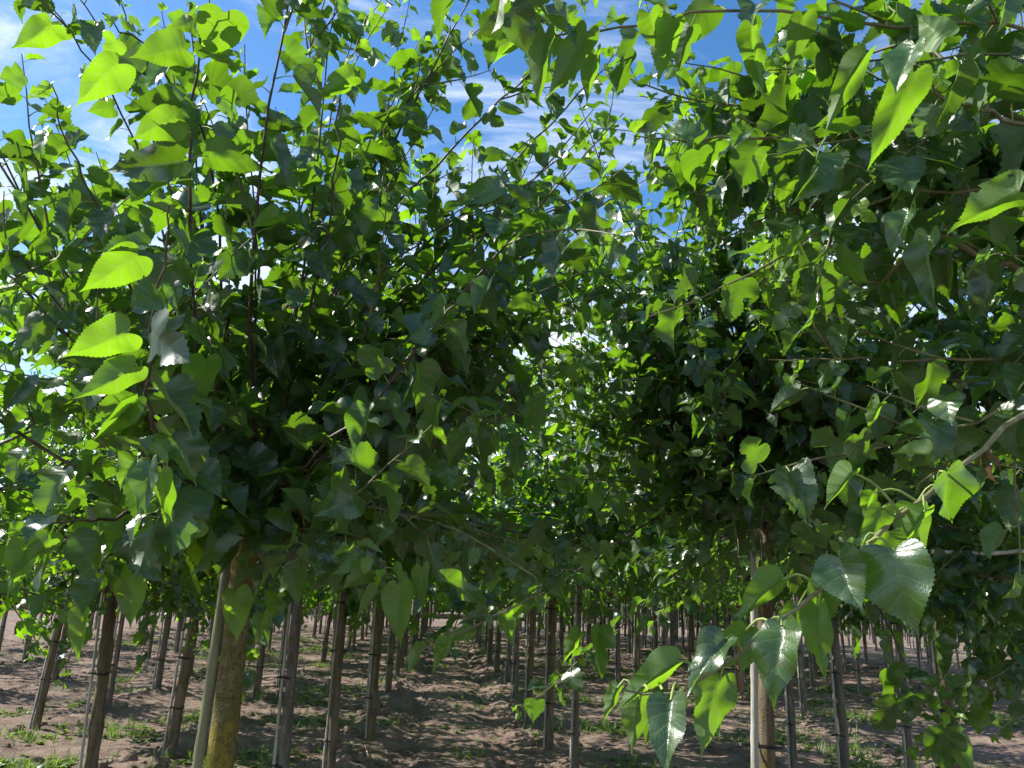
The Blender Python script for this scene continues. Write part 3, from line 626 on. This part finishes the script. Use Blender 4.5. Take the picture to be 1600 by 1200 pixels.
# ------------------------------------------------------------------ tree prototypes for the rows
def proto_crown(seed, lod, nshoot, size, spacing, H=2.0, spread=1.1, mats=None):
    r = np.random.default_rng(seed); LV = Leaves(); W = Buf(); b = Buf()
    for q in range(nshoot):
        az = r.uniform(0, 6.28); el = r.choice([r.uniform(-.45, .3), r.uniform(.3, 1.35)], p=[.42, .58])
        d = np.array([math.cos(az)*math.cos(el)*spread, math.sin(az)*math.cos(el)*spread, math.sin(el)])
        ln = r.uniform(.55, 1.0)*(H if el > .3 else H*.58)
        P = grow((0, 0, r.uniform(-.15, .15)), d, ln, r, 8, .04 if el > .2 else -.05, .08)
        tube(W, P, np.linspace(.012, .003, 8), 5, caps=False)
        shoot_leaves(P, size, spacing, LV, r, None, jitter=.5)
        for z in range(3):
            i = r.integers(1, 6); Q = grow(P[i], nrm(nrm(P[i+1]-P[i])+r.normal(0, .7, 3)), r.uniform(.25, .7), r, 5, .02)
            tube(W, Q, np.linspace(.005, .002, 5), 4, caps=False)
            shoot_leaves(Q, size*.92, spacing, LV, r, None, jitter=.5)
    LV.write(b, lod, r)
    return b.mesh('crown', mats or [LEAF_FAR]), W.mesh('limbs', [TWIG], tint=False)
MID = [proto_crown(100+k, 1, 34, .115, .055, H=2.5) for k in range(3)]
MID2 = [proto_crown(200+k, 2, 38, .115, .055, H=2.5) for k in range(4)]
FAR = [proto_crown(300+k, 3, 34, .15, .07, H=2.5) for k in range(4)]
LEAF_B = leaf_material('small leaf', (0.03, 0.08, 0.018), (0.07, 0.15, 0.03), (0.25, 0.28, 0.03), (0.36, 0.52, 0.05), veins=False, tfac=0.45)
SMALL = [proto_crown(400+k, 2, 24, .075, .04, H=2.3, spread=1.2, mats=[LEAF_B]) for k in range(2)]
TR = {}
def trunk_proto(key, rad_, hgt, mat, sides):
    if key not in TR: TR[key] = trunk_mesh('trunk', (0, 0, -.1), (0, 0, 2.2), rad_, rad_*.86, mat, len(TR)+1, sides, 4)
    return TR[key]
CN = [cane_mesh('stake', (0, 0, 0), (0.012*k, 0, 2.35), .0125, CANE, 6, 50) for k in (-1, 0, 1)]
TIEM = tie_mesh('tie', (0, 0, 0), None, .066, .048)
count = [0]
def row_tree(x, y, label, r, thick=.043, kind=None, bark=None, stake_side=-1, lean=(0, 0), group='staked trees in the nursery rows', crown=True, hgt=None, big=1.):
    hgt = hgt or ((1.98+(big-1)*.5 if abs(x) < 1.4 else 1.85) if x < 2 else 2.2)
    d = math.hypot(x, y)
    root = bpy.data.objects.new('mulberry_tree', None); COL.objects.link(root); root.location = (x, y, gz(x, y)); tag(root, label, 'tree', group)
    root.rotation_euler = (lean[0], lean[1], 0)
    bk = bark or r.choice([0, 1]); mat = [BARK, BARK_GREY][bk] if bark is None else bark
    key = (round(thick, 3), mat.name, 1 if d < 12 else 0)
    t_ = link('trunk', trunk_proto(key, thick, hgt, mat, 12 if d < 12 else 7), root)
    lib = kind or (MID if d < 9.5 else MID2 if d < 19 else FAR)
    cm, wm = lib[r.integers(len(lib))]
    s = r.uniform(.85, 1.12)*big; rz = r.uniform(0, 6.28)
    if crown:
        c = link('crown', cm, root, (0, 0, hgt)); c.scale = (s, s, s*r.uniform(.9, 1.1)); c.rotation_euler = (0, 0, rz)
        l_ = link('limbs', wm, c)
    st = link('stake', CN[r.integers(3)], root, (stake_side*(thick+.013), -.018, 0)); st.rotation_euler = (r.normal(0, .006), r.normal(0, .008), r.uniform(0, 6.28))
    if d < 24:
        for z in (.45, .98, 1.5):
            q = link('tie', TIEM, st)
            q.matrix_parent_inverse = Matrix.Identity(4)
            q.rotation_euler = (0, 0, -st.rotation_euler[2])
            v = Matrix.Rotation(-st.rotation_euler[2], 3, 'Z') @ Vector((-stake_side*(thick+.013)*.55, .018, 0)); q.location = (v.x, v.y, z+r.uniform(-.1, .1))
            q.scale = (thick/.043,)*2+(1,)
    count[0] += 1
    return root

# ------------------------------------------------------------------ ground
def hnoise(x, y, seed, scale):
    """cheap smooth value noise"""
    r = np.random.default_rng(seed); G = r.uniform(-1, 1, (257, 257))
    X = x/scale; Y = y/scale; xi = np.floor(X).astype(int); yi = np.floor(Y).astype(int); fx = X-xi; fy = Y-yi
    fx = fx*fx*(3-2*fx); fy = fy*fy*(3-2*fy)
    g_ = lambda a, b_: G[a % 257, b_ % 257]
    return (g_(xi, yi)*(1-fx)+g_(xi+1, yi)*fx)*(1-fy)+(g_(xi, yi+1)*(1-fx)+g_(xi+1, yi+1)*fx)*fy
ROWS_L = [-.82, -2.65, -4.4, -6.2, -8.0, -9.8, -11.6]
ROWS_R = [1.12, 3.3, 5.25, 7.5, 9.5, 11.5]
def ridge(x, y):
    z = np.zeros_like(x)
    for c in ROWS_L+ROWS_R: z = z+.05*np.exp(-((x-c-.05*np.sin(y*.7+c))/.26)**2)
    return z
def height(x, y):
    x = np.asarray(x, float); y = np.asarray(y, float)
    z = ridge(x, y)*.85+.018*hnoise(x, y, 1, .55)+.014*hnoise(x, y, 2, .19)
    cl = np.clip(ridge(x, y)/.05, 0, 1)*.7+.3
    n3 = hnoise(x, y, 3, .085); z = z+(cl*.017+.006)*np.maximum(n3, -.2)+(cl*.008+.003)*hnoise(x, y, 4, .035)+.02*np.maximum(hnoise(x, y, 8, .3)-.2, 0)
    # tyre tracks in the aisle: two bands of lugs
    for c, wd in ((-.38, .14), (.62, .14)):
        band = np.exp(-((x-c)/wd)**4)
        z = z-band*.035+band*.018*np.sign(np.sin(y*38+np.abs(x-c)*18))*(hnoise(x, y, 7, .5) > -.55)
    return z
def gz(x, y): return float(height(np.array([x]), np.array([y]))[0])-.01
xs = np.r_[-200, -90, -45, -28, np.arange(-20, -9, .25), np.arange(-9, -3.4, .06), np.arange(-3.4, 5.4, .03), np.arange(5.4, 13, .06), np.arange(13, 26, .3), 35, 60, 110, 200]
ys = np.r_[-60, -15, -4, 0, 3, np.arange(5, 12, .032), 12+np.cumsum(np.linspace(.035, .35, 190))]; ys = np.r_[ys, ys[-1]+10, 90, 160, 400]
XX, YY = np.meshgrid(xs, ys); ZZ = height(XX, YY)
ZZ = np.where(YY > 35, ridge(XX, YY)*0+.02, ZZ); ZZ = np.where((YY > 60) | (np.abs(XX) > 26), 0., ZZ)
nx = len(xs); b = Buf(); i = np.arange(len(ys)-1)[:, None]; j = np.arange(nx-1)[None]
b.add(np.stack([XX, YY, ZZ], -1).reshape(-1, 3), np.stack([i*nx+j, i*nx+j+1, (i+1)*nx+j+1, (i+1)*nx+j], -1).reshape(-1, 4))
tag(link('ground', b.mesh('ground', [SOIL], tint=False)), kind='structure')

# clods along the ridges
def blob(r):
    import itertools
    t_ = (1+5**.5)/2
    v = nrm(np.array([(-1, t_, 0), (1, t_, 0), (-1, -t_, 0), (1, -t_, 0), (0, -1, t_), (0, 1, t_), (0, -1, -t_), (0, 1, -t_), (t_, 0, -1), (t_, 0, 1), (-t_, 0, -1), (-t_, 0, 1)], float))
    f = [(0, 11, 5), (0, 5, 1), (0, 1, 7), (0, 7, 10), (0, 10, 11), (1, 5, 9), (5, 11, 4), (11, 10, 2), (10, 7, 6), (7, 1, 8), (3, 9, 4), (3, 4, 2), (3, 2, 6), (3, 6, 8), (3, 8, 9), (4, 9, 5), (2, 4, 11), (6, 2, 10), (8, 6, 7), (9, 8, 1)]
    vs = list(map(tuple, v)); cache = {}; F2 = []
    def mid(a, c):
        k = (min(a, c), max(a, c))
        if k not in cache: cache[k] = len(vs); vs.append(tuple(nrm(np.array(vs[a])+np.array(vs[c]))))
        return cache[k]
    for a, c, d in f:
        p, q, s = mid(a, c), mid(c, d), mid(d, a); F2 += [(a, p, s), (c, q, p), (d, s, q), (p, q, s)]
    V = np.array(vs); V = V*(1+r.normal(0, .16, (len(V), 1)))
    return V, np.array(F2)
bl = [blob(rng) for _ in range(6)]
b = Buf(); r = np.random.default_rng(3)
for q in range(5200):
    y = 5.5+r.random()**1.6*22; c = r.choice(ROWS_L+ROWS_R+[-.82, 1.12, 1.12, 3.3]); x = c+r.normal(0, .22)+.05*math.sin(y*.7+c)
    if r.random() < .15: x = r.uniform(-9, 12)
    s = r.gamma(2.0, .011)*1.0+.008
    if r.random() < .012: s = r.uniform(.06, .11)
    V, f = bl[r.integers(6)]; a = r.uniform(0, 6.28); R3 = np.array([[math.cos(a), -math.sin(a), 0], [math.sin(a), math.cos(a), 0], [0, 0, 1]])
    b.add((V*np.array([1, r.uniform(.6, 1), r.uniform(.5, .8)])*s)@R3.T+np.array([x, y, gz(x, y)+s*.25]), f)
tag(link('soil_clods', b.mesh('soil_clods', [CLOD], smooth=False, tint=False)), 'loose reddish brown clods of soil strewn along the tree rows', 'soil', kind='stuff')

# weeds and grass
WT = [leaf_template([(x*.55, max(y, 0)) for x, y in OUT_OV], 5, 1, 0, .3, c, 0, .03, 0, 900+k) for k, c in enumerate((.4, .9, 1.4))]
LOD['w'] = WT
b = Buf(); LV = Leaves(); G = Buf(); r = np.random.default_rng(9)
patches = [(r.uniform(-9, 12), 6+r.random()**1.4*22, r.uniform(.15, .5), r.uniform(.5, 1.2)) for _ in range(240)]
patches += [(x, y, s, 1.3) for x, y, s in ((-1.7, 8.3, .45), (-1.8, 10.5, .5), (-1.5, 7.2, .25), (-3.5, 9.5, .5), (-3.6, 7.5, .4), (2.0, 10.5, .4), (1.9, 8.2, .3), (.15, 10.3, .3), (.3, 8.6, .2), (.2, 13, .4),
            (3.6, 6.9, .3), (4.1, 10, .4), (4.6, 9.2, .3), (-8.2, 11.8, .6), (3.5, 9.3, .3), (-1.8, 13.5, .5), (6, 12, .5), (-2.2, 7.9, .35), (2.2, 12.9, .4), (-5.4, 9, .5))]
for (px, py, rad_, dens) in patches:
    for q in range(int(40*dens*rad_/.3)):
        x = px+r.normal(0, rad_*.6); y = py+r.normal(0, rad_*.6); z = gz(x, y); h = r.uniform(.02, .09)
        if y < 5 or (abs(x-.15) < .75 and r.random() < .75): continue
        if r.random() < .6:
            for k in range(r.integers(4, 8)):
                a = r.uniform(0, 6.28); d = np.array([math.cos(a), math.sin(a), r.uniform(.1, .9)])
                LV.add((x, y, z+h*.3), d, (0, 0, 1), r.uniform(.03, .10), r.uniform(.6, 1.2), r.random()*.5)
        else:
            for k in range(r.integers(5, 10)):
                a = r.uniform(0, 6.28); l = r.uniform(.05, .18); e = np.array([math.cos(a)*l*.5, math.sin(a)*l*.5, l*.8]); sd = np.array([-math.sin(a), math.cos(a), 0])*.003
                p = np.array([x, y, z]); m_ = p+e*.5+np.array([0, 0, l*.12])
                G.add([p-sd, p+sd, m_+sd*.8, m_-sd*.8, p+e], [(0, 1, 2, 3), (3, 2, 4, 4)], tint=np.tile([r.random(), r.random()*.7], (5, 1)))
LV.write(b, 'w', r); tag(link('weeds', b.mesh('weeds', [WEED])), 'low green broad-leaved weeds sprouting in patches between the rows', 'weeds', kind='stuff')
for kk in list(G.f):
    for n_ in range(len(G.f[kk])): pass
gb = Buf(); gv = np.concatenate(G.v); gf = np.concatenate(G.f[4]); 
gq = gf[gf[:, 2] != gf[:, 3]]; gt = gf[gf[:, 2] == gf[:, 3]][:, :3]
tt = np.concatenate(G.t); gb.add(gv, gq, tint=tt); gb.f.setdefault(3, []).append(gt); gb.uv.setdefault(3, []).append(np.zeros((gt.size, 2))); gb.mi.setdefault(3, []).append(np.zeros(len(gt), np.int32))
tag(link('grass', gb.mesh('grass', [WEED])), 'thin grass tufts scattered over the bare soil', 'grass', kind='stuff')
# tall weed by the right stems
LV = Leaves(); W = Buf(); r = np.random.default_rng(31); px_, py_ = 4.15, 8.1
for q in range(9):
    P = grow((r.normal(0, .1), r.normal(0, .1), 0), (r.normal(0, .35), r.normal(0, .3), 1), r.uniform(.25, .5), r, 7, -.02, .1); tube(W, P, .003, 4); shoot_leaves(P, .04, .03, LV, r, None)
b = Buf(); LV.write(b, 2, r)
wr = bpy.data.objects.new('weed_plant', None); COL.objects.link(wr); wr.location = (px_, py_, gz(px_, py_)); tag(wr, 'tall straggly pale green weed standing between the stakes at lower right', 'weed')
link('leaves', b.mesh('leaves', [WEED]), wr); link('stems', W.mesh('stems', [PETIOLE], tint=False), wr)
# straw and fallen twigs
b = Buf(); r = np.random.default_rng(17)
for q in range(1500):
    y = 5.5+r.random()**1.5*16; x = r.uniform(-7, 10) if r.random() < .5 else r.choice([-.82, 1.12, 3.3])+r.normal(0, .35); a = r.uniform(0, 3.14); l = r.uniform(.04, .22)
    P = np.array([[x+math.cos(a)*l*s_+.04*l*math.sin(5*s_), y+math.sin(a)*l*s_, 0] for s_ in (-.5, 0, .5)]); P[:, 2] = height(P[:, 0], P[:, 1]).max()+.004
    tube(b, P, .0014, 3, caps=False)
tag(link('straw_litter', b.mesh('straw_litter', [STRAW], tint=False)), 'dry straw and root fibres littering the soil', 'litter', kind='stuff')
def twig(pts, lab):
    P = spline([atg(*p) for p in pts], 20); b = Buf(); tube(b, P-P[0], np.linspace(.006, .003, 20), 6); tag(link('fallen_twig', b.mesh('fallen_twig', [STRAW], tint=False), None, P[0]), lab, 'twig')
def atg(x, y, h=.03):
    d = ray(x, y); p = EYE+d*((h-CAM_H)/d[2]); return np.array([p[0], p[1], gz(p[0], p[1])+h*.6])
twig([(1300, 1135), (1330, 1150), (1370, 1165), (1400, 1185)], 'long pale bare twig lying on soil in front of the lower right stems')
twig([(570, 1170), (580, 1190), (600, 1195), (605, 1170), (595, 1160)], 'curly pale root fibre lying at the foot of left track trees')

# ------------------------------------------------------------------ the nursery rows
r = np.random.default_rng(77)
def lean_from(px0, py0, px1, py1): return (0, 0)
ord_ = lambda k: ORD[k] if k < len(ORD) else 'far'
used = []
def spot(x, y, label, **k): used.append((x, y)); return row_tree(x, y, label, r, **k)
spot(-1.12, 6.15, 'grey-trunked tree with thin dark stake, second beyond the big lichen-covered trunk', bark=BARK_GREY, thick=.042, big=1.3)
spot(-.86, 6.75, 'twin-looking tree with square grey stake, left edge of the track', bark=BARK, thick=.04, big=1.35)
spot(-.76, 9.22, 'darker trunk just behind the grey-staked tree on the left edge of the track', bark=BARK, thick=.045, stake_side=-1)
spot(-.87, 13.3, 'slim trunk standing alone where the left track edge recedes', bark=BARK, thick=.045)
used.append((-2.72, 6.1))
h3 = atY(176, 905, 6.2); b3 = atY(143, 1200, 6.2); g = (b3-h3)/(b3[2]-h3[2])
S3 = [S([(176, 890, 6.8), (230, 950, 6.4), (225, 1010, 6.3), (215, 1050, 6.3)], size=.11, start=.3), S([(176, 890, 6.8), (140, 960, 6.3), (110, 1020, 6.2), (95, 1075, 6.2)], size=.11, start=.3),
      S([(176, 880, 6.8), (60, 930, 6.4), (40, 1000, 6.2)], size=.11), S([(176, 880, 6.8), (250, 900, 6.3), (300, 960, 6.2), (290, 1020, 6.2)], size=.11), S([(176, 880, 6.8), (90, 900, 6.5), (130, 960, 6.2)], size=.11)]
near_tree('mulberry_tree', 'brown trunk with a knotted black tie, standing lower left with leaf clusters hanging', h3+g*(-h3[2]), h3, .048, .042, BARK, S3, 1, 61, .11, 50,
          (h3+g*(-h3[2])+np.array([-.07, -.03, 0]), h3+np.array([-.06, -.03, .4])), CANE, ties=(.95,), pet=False, spacing=.05, fill_len=(.8, 1.8), group='staked trees in the nursery rows')
spot(-2.55, 8.22, 'mossy brown trunk with a thin dark stake, just left of the largest trunk', bark=BARK, thick=.052, lean=(0, .035))
spot(-4.36, 9.38, 'thin leaning trunk near the left edge growing from rough dark clods', bark=BARK, thick=.04, lean=(0, .06))
spot(-4.28, 11.03, 'thin trunk tied behind the brown knotted one at the lower left', bark=BARK_GREY, thick=.032)
spot(-2.67, 13.78, 'slender trunk in open ground just right of the largest trunk', bark=BARK_GREY, thick=.042)
spot(-2.2, 16.41, 'very thin sapling stem with orange base between left rows', bark=BARK_RED, thick=.026)
spot(1.11, 6.9, 'trunk with bright silvery stake on the right edge of the track', bark=BARK, thick=.032, stake_side=-1, big=1.4)
spot(1.15, 8.88, 'dark stout trunk on a clod ridge, right edge of the track', bark=BARK, thick=.047, big=1.25)
spot(1.12, 10.75, 'trunk with sunlit pale stake, right track row behind the dark stout one', bark=BARK, thick=.043)
spot(1.1, 12.75, 'shorter-looking grey trunk, fourth along the right track row', bark=BARK_GREY, thick=.042)
spot(1.08, 17.01, 'thin trunk with greenish shoots at its foot, right track row', bark=BARK, thick=.05)
spot(1.04, 19.22, 'dim trunk behind the sprouting one on the right track row', bark=BARK, thick=.05)
spot(3.3, 7.7, 'grey stem hidden close behind the orange-brown trunk and round stake', bark=BARK_GREY, thick=.036)
spot(3.31, 10.08, 'small dark trunk left of the orange-brown lichen-spotted one', bark=BARK, thick=.035)
spot(3.62, 7.35, 'pale double stem with black tie right of the orange-brown trunk', bark=BARK_GREY, thick=.042)
spot(5.2, 14.2, 'smooth reddish unstaked trunk just left of the pale round stake', bark=BARK_RED, thick=.07)
spot(5.25, 11.76, 'grey trunk with two ties standing in open soil at lower right', bark=BARK_GREY, thick=.045)
spot(4.5, 7.8, 'light grey trunk and cane behind the lobed leaves at lower right', bark=BARK_GREY, thick=.045)
spot(5.6, 7.5, 'grey speckled trunk with dark stake nearest the lower right corner', bark=BARK_GREY, thick=.045)
spot(7.79, 14.96, 'thin stem with paired canes beyond the lobed leaves at right', bark=BARK_GREY, thick=.035)
spot(7.5, 11.9, 'grey trunk with a horizontal black tie above a large clod at right', bark=BARK_GREY, thick=.045)
# trees nearer than the frame's bottom edge whose crowns show
spot(-2.7, 3.7, 'leafy tree at the left edge whose shoots cross the sky, trunk out of view', bark=BARK, thick=.05)
spot(-4.4, 5.6, 'leafy tree behind the left edge shoots, trunk mostly out of view', bark=BARK, thick=.05)
used.append((3.35, 3.4)); rE = np.random.default_rng(8); SE = []
for q in range(14):
    ex, ey = rE.uniform(1340, 1600), rE.uniform(900, 1190)
    if ey > 1050 and ex < 1370: ex += 60
    sx = ex+rE.uniform(120, 240); SE.append(S([(1760, 800, 4.2), (sx, (800+ey)/2-40, 3.9), ((sx+ex)/2, ey-70, 3.5), (ex, ey, 3.3)], size=.10, start=.35, sp=.05, r=.004))
for q in range(14):
    ex, ey = rE.uniform(1300, 1600), rE.uniform(250, 850); SE.append(S([(1760, 800, 4.2), ((1760+ex)/2+40, (800+ey)/2-30, 4.0), (ex, ey, 3.7)], size=.105, start=.2, sub=3))
near_tree('mulberry_tree', 'leafy tree at the right edge behind the large bright leaves, its dark sprays hanging low', (3.35, 3.3, 0), np.array([3.3, 3.3, 2.0]), .045, .04, BARK, SE, 1, 62, .11, 60,
          None, None, pet=False, spacing=.05, fill_len=(.8, 1.9), group='staked trees in the nursery rows', avoid=lambda P: ((P[:, 2]-1.6)/np.maximum(P[:, 1], .1) < -.02).any())
spot(3.4, 5.4, 'second leafy tree behind the large bright leaves at the right edge', bark=BARK, thick=.05, hgt=2.2)
def far_row(xc, y0, step, lab, n, thick=.042, **k):
    i = 0
    for q in range(n):
        y = y0+q*step+r.normal(0, .12); x = xc+r.normal(0, .06)
        if any((x-a)**2+(y-c)**2 < 1.1 for a, c in used): continue
        a = math.atan2(x, y)-YAW
        if abs(a) > rad(37): continue
        i += 1; used.append((x, y))
        row_tree(x, y, f'{lab}, {ord_(i-1)} tree back', r, thick=thick*r.uniform(.8, 1.15), lean=(r.normal(0, .012), r.normal(0, .018)), **k)
NM = 'first second third fourth fifth sixth seventh eighth ninth tenth'.split()
far_row(-.85, 11.3, 2, 'staked tree lining the left edge of the track', 16)
far_row(1.1, 15, 2, 'staked tree lining the right edge of the track', 14)
for q, xc in enumerate(ROWS_L[1:]):
    far_row(xc, 10+q*.8, 2.0, f'staked tree in {NM[q+1]} row left of track', 15-q, kind=SMALL if q >= 2 else None)
for q, xc in enumerate(ROWS_R[1:]):
    far_row(xc, 12+q*.5, 1.6, f'staked tree in {NM[q+1]} row right of track', 17-q)
# crowded young stems of the far right block
for q in range(7):
    i = 0; y0 = 16.5+q*2.6+(q % 2)*.4
    for x0 in np.arange(3.6 if q < 3 else 4.4, y0*.74, .9 if q < 3 else 1.2):
        x = x0+r.normal(0, .12); y = y0+r.normal(0, .25)
        if any((x-c)**2+(y-e)**2 < .3 for c, e in used): continue
        i += 1; used.append((x, y))
        row_tree(x, y, f'thin pale stem in {NM[q]} crowded cross row at right, {ord_(i-1).replace("nearest", "first")} from left', r, thick=r.uniform(.018, .032), bark=BARK_GREY, group='crowded young stems far right', kind=FAR, lean=(r.normal(0, .015), r.normal(0, .02)), crown=i % 3 == 0)
fs = Buf(); n_ = 0
for q in range(420):
    y = r.uniform(33, 48); x = r.uniform(-14, 34); z0 = 0
    if abs(x-.15) < .9 or math.atan2(x, y) > rad(41): continue
    h_ = r.uniform(2.0, 2.5); tube(fs, [(x, y, -.1), (x+r.normal(0, .03), y, h_*.5), (x+r.normal(0, .05), y, h_)], [.04, .035, .03], 4)
tag(link('far_stems', fs.mesh('far_stems', [BARK_GREY], tint=False)), 'countless thin staked stems crowding the horizon behind the nursery rows', 'stems', kind='stuff')
print('trees', count[0])
# pale bamboo rails on the right block
def rail(x0, y0, x1, y1, Y0, Y1, rd, lab):
    p, q = atY(x0, y0, Y0), atY(x1, y1, Y1); e = q+(q-p)*.5; b = Buf(); s = np.linspace(0, 1, 40)[:, None]; R = np.full(40, rd); R[::6] *= 1.15
    P = (e-p)*s; P[:, 2] -= .02*np.sin(s[:, 0]*3.1)
    tube(b, P, R, 8); tag(link('bamboo_rail', b.mesh('bamboo_rail', [RAIL], tint=False), None, p), lab, 'rail', 'horizontal bamboo rails')
rail(1455, 862, 1600, 853, 2.95, 2.85, .0085, 'thick pale horizontal bamboo rail, highest one at the right edge')
rail(1540, 878, 1600, 873, 3.0, 2.95, .005, 'short thin rail just under the highest pale bamboo rail')
rail(1490, 893, 1600, 890, 3.05, 3.0, .0065, 'pale bamboo rail in the middle of the right edge stack')
rail(1510, 901, 1600, 900, 3.15, 3.1, .0045, 'lowest thin bamboo rail at the right edge')
rail(1080, 901, 1250, 903, 15, 15, .018, 'thin white horizontal rail seen far behind the orange-brown trunk')
rail(1230, 905, 1330, 904, 12, 12, .014, 'thin white rail right of the orange-brown trunk, above the pale stems')
# far wood closing the view: one mass
b = Buf(); LV = Leaves(); r = np.random.default_rng(55)
for q in range(42000):
    a = r.uniform(rad(-44), rad(50)); d = r.uniform(50, 62); z = abs(r.normal(0, 1))*1.6+.4
    if z > 5.2+1.2*math.sin(a*23)+.7*math.sin(a*61): continue
    LV.add((math.sin(a)*d, math.cos(a)*d, z), r.normal(0, 1, 3), r.normal(0, 1, 3), r.uniform(.3, .6), 1, r.random()*.3)
LV.write(b, 3, r); tag(link('far_woodland', b.mesh('far_woodland', [LEAF_FAR])), 'distant mass of green foliage behind the last nursery rows', 'woodland', kind='stuff')
